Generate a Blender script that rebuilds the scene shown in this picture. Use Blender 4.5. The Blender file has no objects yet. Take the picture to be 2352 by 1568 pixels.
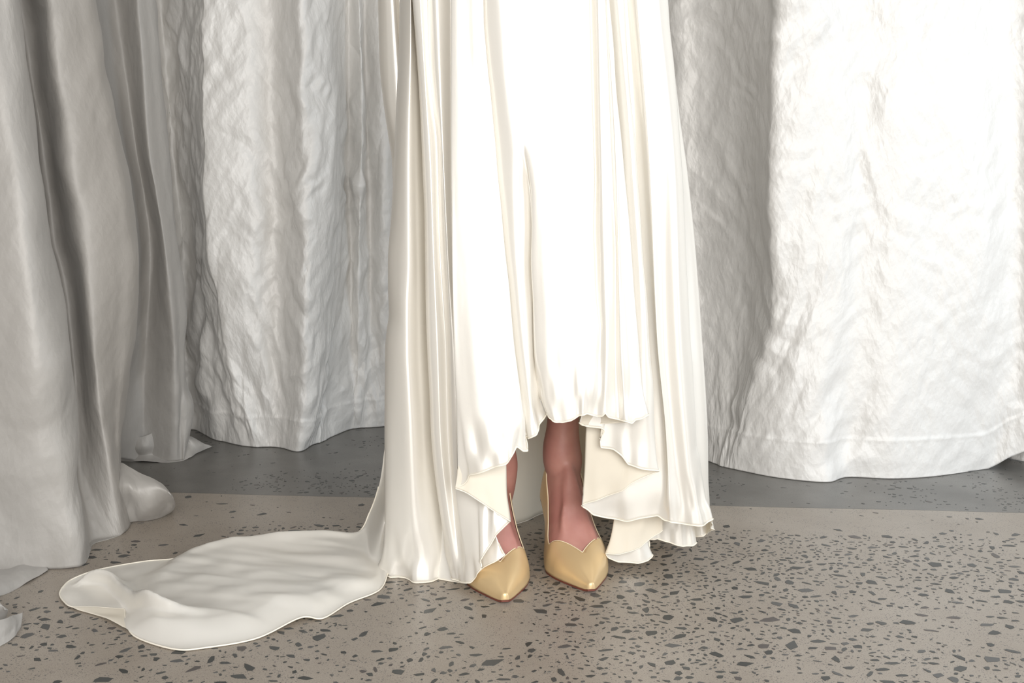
import bpy, bmesh, math, random
import numpy as np
from mathutils import Vector, Matrix

scene = bpy.context.scene
COL = scene.collection
random.seed(7)

# ------------------------------------------------------------------ camera
CAM_Y, CAM_H, PITCH, FPX = -1.40, 0.55, math.radians(7.4), 2200.0
W, H = 2352.0, 1568.0
cam_d = bpy.data.cameras.new('camera')
cam = bpy.data.objects.new('camera', cam_d)
COL.objects.link(cam)
cam.location = (0.0, CAM_Y, CAM_H)
cam.rotation_euler = (math.pi / 2 - PITCH, 0, 0)
cam_d.sensor_width = 36.0
cam_d.lens = FPX / W * 36.0
cam_d.clip_start = 0.02
scene.camera = cam

# ------------------------------------------------------------------ world, window light, exposure
world = bpy.data.worlds.new('room_light')
scene.world = world
world.use_nodes = True
wb = world.node_tree.nodes['Background']
wb.inputs['Color'].default_value = (1.0, 0.97, 0.94, 1)
wb.inputs['Strength'].default_value = 0.27

def area(name, loc, target, sx, sy, power, col):
    d = bpy.data.lights.new(name, 'AREA')
    d.shape = 'RECTANGLE'; d.size = sx; d.size_y = sy
    d.energy = power; d.color = col
    o = bpy.data.objects.new(name, d); COL.objects.link(o)
    o.location = loc
    o.rotation_euler = (Vector(target) - Vector(loc)).to_track_quat('-Z', 'Y').to_euler()
    return o
area('front_window', (0.55, -3.1, 1.2), (0.1, 0.3, 0.45), 2.8, 2.0, 96, (1.0, 0.992, 0.98))
area('side_window', (2.5, -0.7, 1.2), (1.1, 0.7, 0.5), 1.3, 2.0, 22, (0.74, 0.87, 1.0))

vs = scene.view_settings
vs.view_transform = 'Standard'; vs.look = 'None'; vs.gamma = 1.0
vs.use_curve_mapping = False
vs.exposure = 0.36

# ------------------------------------------------------------------ helpers
CP, SP = math.cos(PITCH), math.sin(PITCH)

def P(px, py, Y):
    """point of the place seen at a photo pixel, standing at depth Y"""
    px = np.asarray(px, float); py = np.asarray(py, float); Y = np.asarray(Y, float)
    u = (px - W / 2) / FPX; v = (py - H / 2) / FPX
    dy = CP - v * SP; dz = -SP - v * CP
    k = (Y - CAM_Y) / dy
    return np.stack([u * k, Y + 0 * u, CAM_H + dz * k], -1)

def PF(px, py, z=0.0):
    """point of the place seen at a photo pixel, lying at height z"""
    px = np.asarray(px, float); py = np.asarray(py, float); z = np.asarray(z, float)
    u = (px - W / 2) / FPX; v = (py - H / 2) / FPX
    dy = CP - v * SP; dz = -SP - v * CP
    k = (z - CAM_H) / dz
    return np.stack([u * k, CAM_Y + dy * k, z + 0 * u], -1)

def cr(pts, t):
    """centripetal-free Catmull-Rom through rows of pts at float positions t"""
    pts = np.asarray(pts, float); n = len(pts)
    t = np.clip(np.asarray(t, float), 0, n - 1)
    i = np.minimum(t.astype(int), n - 2); f = t - i
    p0 = pts[np.maximum(i - 1, 0)]; p1 = pts[i]; p2 = pts[i + 1]; p3 = pts[np.minimum(i + 2, n - 1)]
    sh = (len(f),) + (1,) * (pts.ndim - 1); f = f.reshape(sh)
    return 0.5 * (2 * p1 + (p2 - p0) * f + (2 * p0 - 5 * p1 + 4 * p2 - p3) * f ** 2 + (3 * p1 - p0 - 3 * p2 + p3) * f ** 3)

def pchip(x, xs, ys):
    """smooth, overshoot-free interpolation of ys(xs) at x"""
    xs = np.asarray(xs, float); ys = np.asarray(ys, float); x = np.asarray(x, float)
    if len(xs) == 1: return np.full(x.shape, ys[0])
    h = np.diff(xs); d = np.diff(ys) / h
    m = np.zeros(len(xs))
    m[0] = d[0]; m[-1] = d[-1]
    for k in range(1, len(xs) - 1):
        if d[k - 1] * d[k] > 0:
            w1 = 2 * h[k] + h[k - 1]; w2 = h[k] + 2 * h[k - 1]
            m[k] = (w1 + w2) / (w1 / d[k - 1] + w2 / d[k])
    i = np.clip(np.searchsorted(xs, x) - 1, 0, len(xs) - 2)
    f = (x - xs[i]) / h[i]
    f = np.clip(f, -0.6, 1.0)
    return ((2 * f**3 - 3 * f**2 + 1) * ys[i] + (f**3 - 2 * f**2 + f) * h[i] * m[i]
            + (-2 * f**3 + 3 * f**2) * ys[i + 1] + (f**3 - f**2) * h[i] * m[i + 1])

def hash2(ix, iy, seed):
    n = (ix.astype(np.int64) * 374761393 + iy.astype(np.int64) * 668265263 + seed * 1274126177) & 0x7fffffff
    n = ((n ^ (n >> 13)) * 1274126177) & 0x7fffffff
    n = (n ^ (n >> 16)) & 0xffff
    return n / 65535.0 * 2 - 1

def noise2(x, y, seed=0):
    ix = np.floor(x); iy = np.floor(y); fx = x - ix; fy = y - iy
    ux = fx * fx * fx * (fx * (fx * 6 - 15) + 10); uy = fy * fy * fy * (fy * (fy * 6 - 15) + 10)
    a = hash2(ix, iy, seed); b = hash2(ix + 1, iy, seed); c = hash2(ix, iy + 1, seed); d = hash2(ix + 1, iy + 1, seed)
    return (a + (b - a) * ux) * (1 - uy) + (c + (d - c) * ux) * uy

def ridged(x, y, ang, sx, sy, seed):
    c, s = math.cos(ang), math.sin(ang)
    a = (x * c + y * s) / sx; b = (-x * s + y * c) / sy
    w = noise2(a * .7 + 9, b * .7, seed + 50) * .5
    return 1 - np.abs(noise2(a + w, b + w, seed)) * 2

def tri(x): return 2 * np.abs(x - np.floor(x + .5))

def crumple(x, y, seed=0, k=1.0):
    """faceted crumple of stiff silk, x y in metres, height in metres"""
    h = np.zeros_like(x); rg = np.random.RandomState(seed)
    for lam, slope, cnt in ((.20, .11, 3), (.11, .13, 4), (.055, .09, 4), (.026, .03, 3)):
        lam = lam * k
        for j in range(cnt):
            an = rg.choice([-1, 1]) * rg.uniform(.25, 1.0) if lam > .03 else rg.uniform(-1.3, 1.3)
            dx, dy = math.cos(an), math.sin(an)
            sd = seed * 31 + int(lam * 1000) + j * 13
            w = noise2(x / (1.3 * lam), y / (2.0 * lam), sd) * .8
            m = smooth01(noise2(x / (1.4 * lam) + 7, y / (2.2 * lam) - 3, sd + 5) * 1.6 + .25)
            h += lam * slope * .5 * (tri((x * dx + y * dy) / lam + w + rg.rand()) - .5) * m
    return h

def creases(x, y, seed, count, depth=.0036):
    """sharp pressed creases: long straight tents running mostly on the diagonal"""
    rg = np.random.RandomState(seed); h = np.zeros_like(x)
    x0, x1, y0, y1 = x.min(), x.max(), y.min(), y.max()
    for k in range(count):
        cx, cy = rg.uniform(x0, x1), rg.uniform(y0, y1)
        an = rg.choice([-1, 1]) * rg.uniform(.15, .9); L2 = rg.uniform(.03, .11)
        dx, dy = math.sin(an), math.cos(an)
        a = (x - cx) * dx + (y - cy) * dy; b = -(x - cx) * dy + (y - cy) * dx
        b = b + .004 * np.sin(a / .03 + k)
        w = rg.uniform(.004, .013)
        h += rg.choice([-1, 1]) * rg.uniform(.4, 1) * depth * np.exp(-np.abs(b) / w) * np.exp(-(a / L2) ** 4)
    return h

def smooth01(x):
    x = np.clip(x, 0, 1); return x * x * (3 - 2 * x)

def link(o, parent=None):
    COL.objects.link(o)
    if parent is not None: o.parent = parent
    return o

def mesh_obj(name, verts, faces, mats=(), parent=None, smooth=True, uvs=None):
    me = bpy.data.meshes.new(name)
    me.from_pydata([tuple(v) for v in verts], [], faces)
    me.update()
    for m in mats: me.materials.append(m)
    if smooth: me.polygons.foreach_set('use_smooth', [True] * len(me.polygons))
    if uvs is not None:
        ul = me.uv_layers.new(name='UVMap')
        idx = np.empty(len(me.loops), int); me.loops.foreach_get('vertex_index', idx)
        ul.data.foreach_set('uv', np.asarray(uvs, float)[idx].ravel())
    return link(bpy.data.objects.new(name, me), parent)

def grid_obj(name, G, mats, parent=None, thick=0.0, off=-1.0, inner=None, flip=False):
    """G[i,j] = points; i across, j down; builds one sheet with real thickness"""
    n, m = G.shape[:2]
    I = np.arange(n * m).reshape(n, m)
    q = np.stack([I[:-1, :-1], I[:-1, 1:], I[1:, 1:], I[1:, :-1]], -1).reshape(-1, 4)
    if flip: q = q[:, ::-1]
    du = np.linalg.norm(np.diff(G, axis=0), axis=2); dv = np.linalg.norm(np.diff(G, axis=1), axis=2)
    U = np.zeros((n, m)); V = np.zeros((n, m))
    U[1:] = np.cumsum(du.mean(1))[:, None]; V[:, 1:] = np.cumsum(dv, axis=1)
    o = mesh_obj(name, G.reshape(-1, 3), q.tolist(), mats, parent, True, np.stack([U, V], -1).reshape(-1, 2))
    if thick:
        s = o.modifiers.new('thickness', 'SOLIDIFY'); s.thickness = thick; s.offset = off
        s.use_even_offset = False
        if inner is not None: s.material_offset = inner; s.material_offset_rim = 0
    return o

def normals(G):
    a = np.gradient(G, axis=0); b = np.gradient(G, axis=1)
    n = np.cross(a, b); return n / (np.linalg.norm(n, axis=2, keepdims=True) + 1e-12)

def tube(name, pts, r, mat, parent, sides=6):
    pts = np.asarray(pts, float)
    d = np.gradient(pts, axis=0); d /= np.linalg.norm(d, axis=1, keepdims=True) + 1e-12
    up = np.array([0.13, 0.2, 0.97]); a = np.cross(d, up); a /= np.linalg.norm(a, axis=1, keepdims=True) + 1e-9
    b = np.cross(d, a)
    n = len(pts); vs_, fs = [], []
    for k in range(sides):
        th = 2 * math.pi * k / sides
        vs_.append(pts + r * (math.cos(th) * a + math.sin(th) * b))
    V = np.stack(vs_, 1).reshape(-1, 3)
    for i in range(n - 1):
        for k in range(sides):
            k2 = (k + 1) % sides
            fs.append((i * sides + k, i * sides + k2, (i + 1) * sides + k2, (i + 1) * sides + k))
    fs.append(tuple(range(sides))[::-1]); fs.append(tuple((n - 1) * sides + k for k in range(sides)))
    return mesh_obj(name, V, fs, (mat,), parent)

def empty(name, loc, label, cat, group=None):
    o = bpy.data.objects.new(name, None); link(o); o.location = loc
    o.empty_display_size = .05
    tag(o, label, cat, group); return o

def tag(o, label=None, cat=None, group=None, kind=None):
    if label: o['label'] = label
    if cat: o['category'] = cat
    if group: o['group'] = group
    if kind: o['kind'] = kind
    return o

def parent_keep(o, p):
    o.parent = p; o.matrix_parent_inverse = Matrix.Translation(p.location).inverted()

# ------------------------------------------------------------------ materials
def srgb(r, g, b):
    f = lambda c: (c / 12.92 if c <= .04045 else ((c + .055) / 1.055) ** 2.4)
    return (f(r / 255), f(g / 255), f(b / 255), 1)

class Nt:
    def __init__(s, name):
        s.m = bpy.data.materials.new(name); s.m.use_nodes = True
        s.t = s.m.node_tree; s.b = s.t.nodes['Principled BSDF']; s.out = s.t.nodes['Material Output']
    def n(s, kind, **kw):
        x = s.t.nodes.new(kind)
        for k, v in kw.items():
            if k in x.inputs: x.inputs[k].default_value = v
            else: setattr(x, k, v)
        return x
    def l(s, a, b): s.t.links.new(a, b)
    def ramp(s, src, stops, mode='LINEAR'):
        r = s.n('ShaderNodeValToRGB'); r.color_ramp.interpolation = mode
        while len(r.color_ramp.elements) < len(stops): r.color_ramp.elements.new(.5)
        for e, (p, c) in zip(r.color_ramp.elements, stops): e.position = p; e.color = c
        s.l(src, r.inputs['Fac']); return r

def mat_plain(name, col, rough=.5, spec=.5, **kw):
    t = Nt(name); t.b.inputs['Base Color'].default_value = col
    t.b.inputs['Roughness'].default_value = rough
    t.b.inputs['Specular IOR Level'].default_value = spec
    for k, v in kw.items(): t.b.inputs[k].default_value = v
    return t.m

def mat_satin(name, col, rough, spec, bump=.08, sheen=.0, transl=.18, metal=0.0, tcol=None):
    t = Nt(name)
    uv = t.n('ShaderNodeTexCoord')
    mp = t.n('ShaderNodeMapping'); mp.inputs['Scale'].default_value = (1, .35, 1)
    t.l(uv.outputs['UV'], mp.inputs['Vector'])
    nz = t.n('ShaderNodeTexNoise', Scale=38.0, Detail=3.0, Roughness=.5); t.l(mp.outputs[0], nz.inputs['Vector'])
    wv = t.n('ShaderNodeTexNoise', Scale=900.0, Detail=1.0); t.l(uv.outputs['UV'], wv.inputs['Vector'])
    b1 = t.n('ShaderNodeBump', Strength=bump, Distance=.010); t.l(nz.outputs['Fac'], b1.inputs['Height'])
    b2 = t.n('ShaderNodeBump', Strength=.05, Distance=.0006); t.l(wv.outputs['Fac'], b2.inputs['Height']); t.l(b1.outputs[0], b2.inputs['Normal'])
    t.b.inputs['Base Color'].default_value = col
    t.b.inputs['Roughness'].default_value = rough
    t.b.inputs['Specular IOR Level'].default_value = spec
    t.b.inputs['Sheen Weight'].default_value = sheen
    t.b.inputs['Metallic'].default_value = metal
    t.l(b2.outputs[0], t.b.inputs['Normal'])
    tr = t.n('ShaderNodeBsdfTranslucent', Color=tcol or col)
    mx = t.n('ShaderNodeMixShader', Fac=transl)
    t.l(t.b.outputs[0], mx.inputs[1]); t.l(tr.outputs[0], mx.inputs[2]); t.l(mx.outputs[0], t.out.inputs['Surface'])
    return t.m

SATIN = mat_satin('ivory_silk_satin', (.965, .938, .875, 1), .30, .7, bump=.04, metal=.28, tcol=(.95, .86, .68, 1))
CREPE = mat_satin('ivory_crepe_reverse', (.95, .905, .80, 1), .75, .2, bump=.03, transl=.30, tcol=(.95, .84, .64, 1))
THREAD = mat_plain('ivory_hem_thread', (.90, .84, .72, 1), .45, .4)

def mat_taffeta(name, col, crk=.5):
    t = Nt(name)
    uv = t.n('ShaderNodeTexCoord')
    h = None
    prev = None
    for rot, sc, st in ((.6, (48, 26, 1), .40), (-.7, (55, 28, 1), .40), (.3, (130, 80, 1), .35)):
        mp = t.n('ShaderNodeMapping'); mp.inputs['Rotation'].default_value = (0, 0, rot); mp.inputs['Scale'].default_value = sc
        t.l(uv.outputs['UV'], mp.inputs['Vector'])
        nz = t.n('ShaderNodeTexVoronoi', Scale=1.0, feature='F1', distance='MANHATTAN'); t.l(mp.outputs[0], nz.inputs['Vector'])
        b = t.n('ShaderNodeBump', Strength=st * crk, Distance=.004 if sc[0] < 100 else .0016); t.l(nz.outputs['Distance'], b.inputs['Height'])
        if prev: t.l(prev, b.inputs['Normal'])
        prev = b.outputs[0]
    sl = t.n('ShaderNodeTexNoise', Scale=1.0, Detail=2.0)          # slubs of the weave
    mp = t.n('ShaderNodeMapping'); mp.inputs['Scale'].default_value = (60, 900, 1)
    t.l(uv.outputs['UV'], mp.inputs['Vector']); t.l(mp.outputs[0], sl.inputs['Vector'])
    b = t.n('ShaderNodeBump', Strength=.10, Distance=.001); t.l(sl.outputs['Fac'], b.inputs['Height']); t.l(prev, b.inputs['Normal'])
    t.b.inputs['Base Color'].default_value = col
    t.b.inputs['Roughness'].default_value = .54
    t.b.inputs['Specular IOR Level'].default_value = .5
    t.b.inputs['Sheen Weight'].default_value = .1
    t.b.inputs['Metallic'].default_value = .10
    t.l(b.outputs[0], t.b.inputs['Normal'])
    return t.m
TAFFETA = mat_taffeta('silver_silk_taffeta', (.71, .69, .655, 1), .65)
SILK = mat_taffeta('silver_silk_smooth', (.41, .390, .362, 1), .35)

def mat_concrete(name, c0, c1, speck):
    t = Nt(name)
    tc = t.n('ShaderNodeTexCoord')
    big = t.n('ShaderNodeTexNoise', Scale=5.0, Detail=5.0, Roughness=.6); t.l(tc.outputs['Object'], big.inputs['Vector'])
    base = t.ramp(big.outputs['Fac'], [(.3, c0), (.7, c1)])
    cur = base.outputs['Color']
    for sc, thr, col, am in ((260, .20, (.12, .115, .11, 1), speck), (420, .17, (.16, .12, .11, 1), speck), (150, .12, (.10, .10, .098, 1), speck * .9)):
        vo = t.n('ShaderNodeTexVoronoi', Scale=float(sc)); t.l(tc.outputs['Object'], vo.inputs['Vector'])
        r = t.ramp(vo.outputs['Distance'], [(thr, (1, 1, 1, 1)), (thr + .06, (0, 0, 0, 1))])
        wn = t.n('ShaderNodeTexNoise', Scale=sc * .12, Detail=1.0); t.l(tc.outputs['Object'], wn.inputs['Vector'])
        r2 = t.ramp(wn.outputs['Fac'], [(.42, (0, 0, 0, 1)), (.54, (1, 1, 1, 1))])
        mu = t.n('ShaderNodeMath', operation='MULTIPLY'); t.l(r.outputs['Color'], mu.inputs[0]); t.l(r2.outputs['Color'], mu.inputs[1])
        m2 = t.n('ShaderNodeMath', operation='MULTIPLY'); t.l(mu.outputs[0], m2.inputs[0]); m2.inputs[1].default_value = am
        mx = t.n('ShaderNodeMix', data_type='RGBA'); t.l(m2.outputs[0], mx.inputs['Factor']); t.l(cur, mx.inputs['A']); mx.inputs['B'].default_value = col
        cur = mx.outputs['Result']
    fine = t.n('ShaderNodeTexNoise', Scale=700.0, Detail=2.0); t.l(tc.outputs['Object'], fine.inputs['Vector'])
    fr = t.ramp(fine.outputs['Fac'], [(.3, (.80, .80, .80, 1)), (.7, (1.12, 1.12, 1.12, 1))])
    mm = t.n('ShaderNodeMix', data_type='RGBA', blend_type='MULTIPLY'); mm.inputs['Factor'].default_value = 1
    t.l(cur, mm.inputs['A']); t.l(fr.outputs['Color'], mm.inputs['B'])
    t.l(mm.outputs['Result'], t.b.inputs['Base Color'])
    t.b.inputs['Roughness'].default_value = .36
    t.b.inputs['Specular IOR Level'].default_value = .5
    return t.m
CONC = mat_concrete('polished_concrete_front', (.325, .276, .224, 1), (.395, .345, .289, 1), .9)
CONC_B = mat_concrete('polished_concrete_back', (.125, .119, .107, 1), (.215, .205, .187, 1), 1.0)
def mat_chip(name, col):
    t = Nt(name); tc = t.n('ShaderNodeTexCoord')
    nz = t.n('ShaderNodeTexNoise', Scale=90.0, Detail=3.0); t.l(tc.outputs['Object'], nz.inputs['Vector'])
    r = t.ramp(nz.outputs['Fac'], [(.3, tuple(c * .8 for c in col[:3]) + (1,)), (.7, tuple(c * 1.25 for c in col[:3]) + (1,))])
    t.l(r.outputs['Color'], t.b.inputs['Base Color']); t.b.inputs['Roughness'].default_value = .4
    return t.m
CHIPS = [mat_chip('basalt_chip_grey', (.062, .064, .060, 1)), mat_chip('basalt_chip_dark', (.042, .044, .041, 1)),
         mat_chip('basalt_chip_pale', (.09, .089, .085, 1)), mat_chip('basalt_chip_brown', (.088, .076, .07, 1))]
WALL = mat_plain('painted_wall', (.72, .71, .69, 1), .8, .2)

# ------------------------------------------------------------------ setting: floor, walls
J0 = PF(0, 1122); J1 = PF(2352, 1177)            # the joint between the two slabs
def joint_y(x): return J0[1] + (J1[1] - J0[1]) * (x - J0[0]) / (J1[0] - J0[0])
floor = bpy.data.objects.new('floor', None); link(floor)
tag(floor, 'polished concrete floor with dark stone chips and a slab joint', None, None, 'structure')
floor['category'] = 'floor'
def slab(name, yfun0, yfun1, mat):
    x0, x1 = -2.6, 2.6
    n = 60
    xs = np.linspace(x0, x1, n)
    rnd = np.random.RandomState(3).randn(n) * .0012
    a = np.stack([xs, yfun0(xs) + (rnd if name == 'back_slab' else 0), 0 * xs], -1)
    b = np.stack([xs, yfun1(xs) + (rnd if name == 'front_slab' else 0), 0 * xs], -1)
    V = np.concatenate([a, b, a - [0, 0, .08], b - [0, 0, .08]])
    F = []
    for i in range(n - 1):
        F += [(i, i + 1, n + i + 1, n + i), (2 * n + i, 3 * n + i, 3 * n + i + 1, 2 * n + i + 1),
              (i, 2 * n + i, 2 * n + i + 1, i + 1), (n + i, n + i + 1, 3 * n + i + 1, 3 * n + i)]
    F += [(0, n, 3 * n, 2 * n), (n - 1, 3 * n - 1, 4 * n - 1, 2 * n - 1)]
    return mesh_obj(name, V, F, (mat,), floor, False)
o = slab('front_slab', lambda x: -2.6 + 0 * x, lambda x: joint_y(x) - .0007, CONC)
o['label'] = 'beige slab full of dark stone chips'
o = slab('back_slab', lambda x: joint_y(x) + .0007, lambda x: 1.38 + 0 * x, CONC_B)
o['label'] = 'darker grey slab along the curtains'
V = [(-2.6, joint_y(-2.6) - .004, -.006), (2.6, joint_y(2.6) - .004, -.006), (2.6, joint_y(2.6) + .004, -.006), (-2.6, joint_y(-2.6) + .004, -.006)]
V = V + [(x, y, z + .004) for x, y, z in V]
mesh_obj('joint_filler', V, [(0, 3, 2, 1), (4, 5, 6, 7), (0, 1, 5, 4), (1, 2, 6, 5), (2, 3, 7, 6), (3, 0, 4, 7)],
         (mat_plain('joint_grout', (.10, .095, .088, 1), .8),), floor, False)

def box_obj(name, lo, hi, mat):
    x0, y0, z0 = lo; x1, y1, z1 = hi
    V = [(x0, y0, z0), (x1, y0, z0), (x1, y1, z0), (x0, y1, z0), (x0, y0, z1), (x1, y0, z1), (x1, y1, z1), (x0, y1, z1)]
    F = [(0, 3, 2, 1), (4, 5, 6, 7), (0, 1, 5, 4), (1, 2, 6, 5), (2, 3, 7, 6), (3, 0, 4, 7)]
    return mesh_obj(name, V, F, (mat,), None, False)
w = box_obj('wall_back', (-2.6, 1.38, 0), (2.6, 1.48, 2.6), WALL)
tag(w, 'plain pale wall hidden behind the hanging curtains', 'wall', None, 'structure')

# stone chips: 300 nearest as pieces of the floor, the rest as one stuff part
def chip_mesh(k):
    rng = random.Random(100 + k)
    n = rng.choice([5, 6, 6, 7, 8])
    asp = rng.uniform(.26, .80)
    ang = sorted((i + rng.uniform(-.32, .32)) / n * 2 * math.pi for i in range(n))
    pts = []
    for a in ang:
        r = rng.uniform(.62, 1.12)
        pts.append((r * math.cos(a), r * math.sin(a) * asp))
    top = [(x * .97, y * .97, .0004) for x, y in pts]; bot = [(x, y, -.002) for x, y in pts]
    V = top + bot
    F = [tuple(range(n))] + [(i, i + n, (i + 1) % n + n, (i + 1) % n) for i in range(n)]
    return V, F
SHAPES = [chip_mesh(k) for k in range(36)]
CH_ME = {}
def chip_data(k, mi):
    if (k, mi) not in CH_ME:
        me = bpy.data.meshes.new('stone_chip'); me.from_pydata(SHAPES[k][0], [], SHAPES[k][1]); me.update()
        me.materials.append(CHIPS[mi]); CH_ME[(k, mi)] = me
    return CH_ME[(k, mi)]
chips = []
grid = {}
rng = random.Random(21)
NT = 110000
rs = np.random.RandomState(21)
CX = rs.uniform(-1.25, 1.25, NT); CY = rs.uniform(-1.0, 1.3, NT)
dn = noise2(CX * 3.1 + 4.2, CY * 4.3 + 1.7, 5) * .75 + noise2(CX * 9., CY * 9., 8) * .35
jd = joint_y(CX) - CY
DN = .60 + dn * 1.15 - (1 - smooth01((jd - .05) / .16)) * 1.1 - .55 * np.maximum(0, CX - .22) * np.where(CY < .02, 1, .25)
DN = np.where(jd < 0, .10 + dn * .45, DN)
for tries in range(NT):
    x, y, d = float(CX[tries]), float(CY[tries]), float(DN[tries])
    if rng.random() > max(.015, d): continue
    big = rng.random()
    r = .0027 + .0105 * big ** 2.2 + (.003 if rng.random() < .06 else 0)
    if y > joint_y(x) - .002: r *= .6
    if abs(y - joint_y(x)) < r + .004: continue
    gx, gy = int(x / .03), int(y / .03); ok = True
    for a in (-1, 0, 1):
        for b in (-1, 0, 1):
            for (qx, qy, qr) in grid.get((gx + a, gy + b), ()):
                if (qx - x) ** 2 + (qy - y) ** 2 < (qr + r) ** 2 * .80: ok = False
    if not ok: continue
    grid.setdefault((gx, gy), []).append((x, y, r))
    chips.append((x, y, r, rng.randrange(36), rng.choices([0, 1, 2, 3], [5, 4, 2, 1])[0], rng.gauss(0, .75)))
def on_screen(c):
    x, y, r = c[:3]
    d = (y - CAM_Y) * CP + CAM_H * SP
    px = W / 2 + FPX * x / d
    v = (CAM_H * CP - (y - CAM_Y) * SP) / d
    py = H / 2 + FPX * v
    inside = 0 < px < W and py < H
    hid = (py < 1345 and px < 260) or (px < 880 and 1250 < py < 1475 and px > 300) or (880 < px < 1400 and py < 1345)
    return (r * FPX / d) if inside and not hid else 0
chips.sort(key=on_screen, reverse=True)
for c in chips[:300]:
    o = bpy.data.objects.new('stone_chip', chip_data(c[3], c[4])); link(o, floor)
    o.location = (c[0], c[1], 0); o.rotation_euler = (0, 0, c[5]); o.scale = (c[2], c[2], 1)
V, F, MI = [], [], []
for c in chips[300:]:
    b = len(V); ca, sa = math.cos(c[5]), math.sin(c[5])
    for (x, y, z) in SHAPES[c[3]][0]:
        V.append((c[0] + c[2] * (x * ca - y * sa), c[1] + c[2] * (x * sa + y * ca), z))
    for f in SHAPES[c[3]][1]: F.append(tuple(i + b for i in f)); MI.append(c[4])
o = mesh_obj('fine_stone_chips', V, F, CHIPS, floor, False)
o.data.polygons.foreach_set('material_index', MI)
tag(o, 'countless smaller stone chips set in the slabs', None, None, 'stuff')

# ------------------------------------------------------------------ cloth sheets
def column(xs, Y, top=-90, n=160):
    """xs = [(py,px)..] from top to hem, Y = depth or [(py,Y)..]"""
    pys = np.array([p[0] for p in xs], float); pxs = np.array([p[1] for p in xs], float)
    t0 = min(top, pys[0]); y = t0 + (pys[-1] - t0) * np.linspace(0, 1, n)
    px = pchip(y, pys, pxs)
    if np.isscalar(Y): Yv = np.full(n, float(Y))
    else: Yv = pchip(np.clip(y, Y[0][0], Y[-1][0]), [p[0] for p in Y], [p[1] for p in Y])
    return P(px, y, Yv)

def sheet(cols, per, n=160, top=-90):
    C = np.stack([column(c[0], c[1], top, n) for c in cols])      # k,n,3
    s = np.linspace(0, len(cols) - 1, (len(cols) - 1) * per + 1)
    return cr(C, s), s

def project(Pt):
    x, y, z = Pt[..., 0], Pt[..., 1] - CAM_Y, Pt[..., 2] - CAM_H
    d = y * CP - z * SP; v = y * SP + z * CP
    return W / 2 + FPX * x / d, H / 2 - FPX * v / d

def set_hem(G, s, hem, fall=.22):
    """pull the lower edge of a sheet onto hem points (s, px, py)"""
    hs = np.array([h[0] for h in hem], float)
    px = np.interp(s, hs, [h[1] for h in hem]); py = np.interp(s, hs, [h[2] for h in hem])
    k = np.array([.2, .6, .2])
    for q in (px, py):
        q[1:-1] = np.convolve(q, k, 'valid') if True else q[1:-1]
    T = P(px, py, G[:, -1, 1])
    T[:, 2] = np.maximum(T[:, 2], .0015)
    d = T - G[:, -1]
    t = np.linspace(0, 1, G.shape[1]); w = smooth01((t - (1 - fall)) / fall) ** 1.2
    return G + d[:, None, :] * w[None, :, None]

# ------------------------------------------------------------------ curtains
def fY(px, py): return float(PF(px, py)[1])

def ccol(xs, top=0.0, mid=0.0, Y=None):
    """curtain column: its hem stands on the floor, higher up it leans by top / mid"""
    py, px = xs[-1]
    y0 = fY(px, py) if Y is None else Y
    return (xs, [(-90, y0 + top), (py * .55, y0 + mid), (py, y0)])

def displace(G, amt):
    return G + normals(G) * amt[..., None]

def arc(G):
    du = np.linalg.norm(np.diff(G, axis=0), axis=2).mean(1); dv = np.linalg.norm(np.diff(G, axis=1), axis=2)
    U = np.zeros(G.shape[:2]); V = np.zeros(G.shape[:2])
    U[1:] = np.cumsum(du)[:, None]; V[:, 1:] = np.cumsum(dv, axis=1)
    return U, V

def curtain_sheet(name, cols, per, n, mat, parent, amp, seed, seam=None, k=1.0, fade=None, ncr=0):
    G, s = sheet(cols, per, n)
    U, V = arc(G)
    below = V[:, -1:] - V
    d = amp * crumple(U, V, seed, k) + amp * .9 * crumple(U, V, seed + 4, 1.7 * k) * np.exp(-((below - .06) / .20) ** 2)
    if ncr: d = d + amp * creases(U, V, seed + 2, ncr)
    d = d * (.25 + .75 * smooth01(below / .05))
    if fade is not None: d = d * fade(s)[:, None]
    if seam:
        below = V[:, -1:] - V
        d += .0008 * np.tanh((below - seam) / .004)
        d += -.0016 * np.exp(-((below - seam) / .0035) ** 2)
        d += .003 * np.sin(U / .011 + 3 * noise2(U * 20, V * 4, seed + 3)) * np.exp(-((below - seam) / .02) ** 2) * .25
    G = displace(G, d)
    G[..., 2] = np.maximum(G[..., 2], .0012)
    zt = np.linspace(2.45, 0, 13)[:-1]                                  # hangs on up to the rail, above the picture
    top = np.repeat(G[:, :1], 12, axis=1); f = np.linspace(1, 0, 13)[:-1]
    top[..., 2] = G[:, :1, 2] + (2.45 - G[:, :1, 2]) * f[None]
    G = np.concatenate([top, G], axis=1)
    o = grid_obj(name, G, (mat,), parent, .0012)
    parent_keep(o, parent)
    return G

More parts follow.
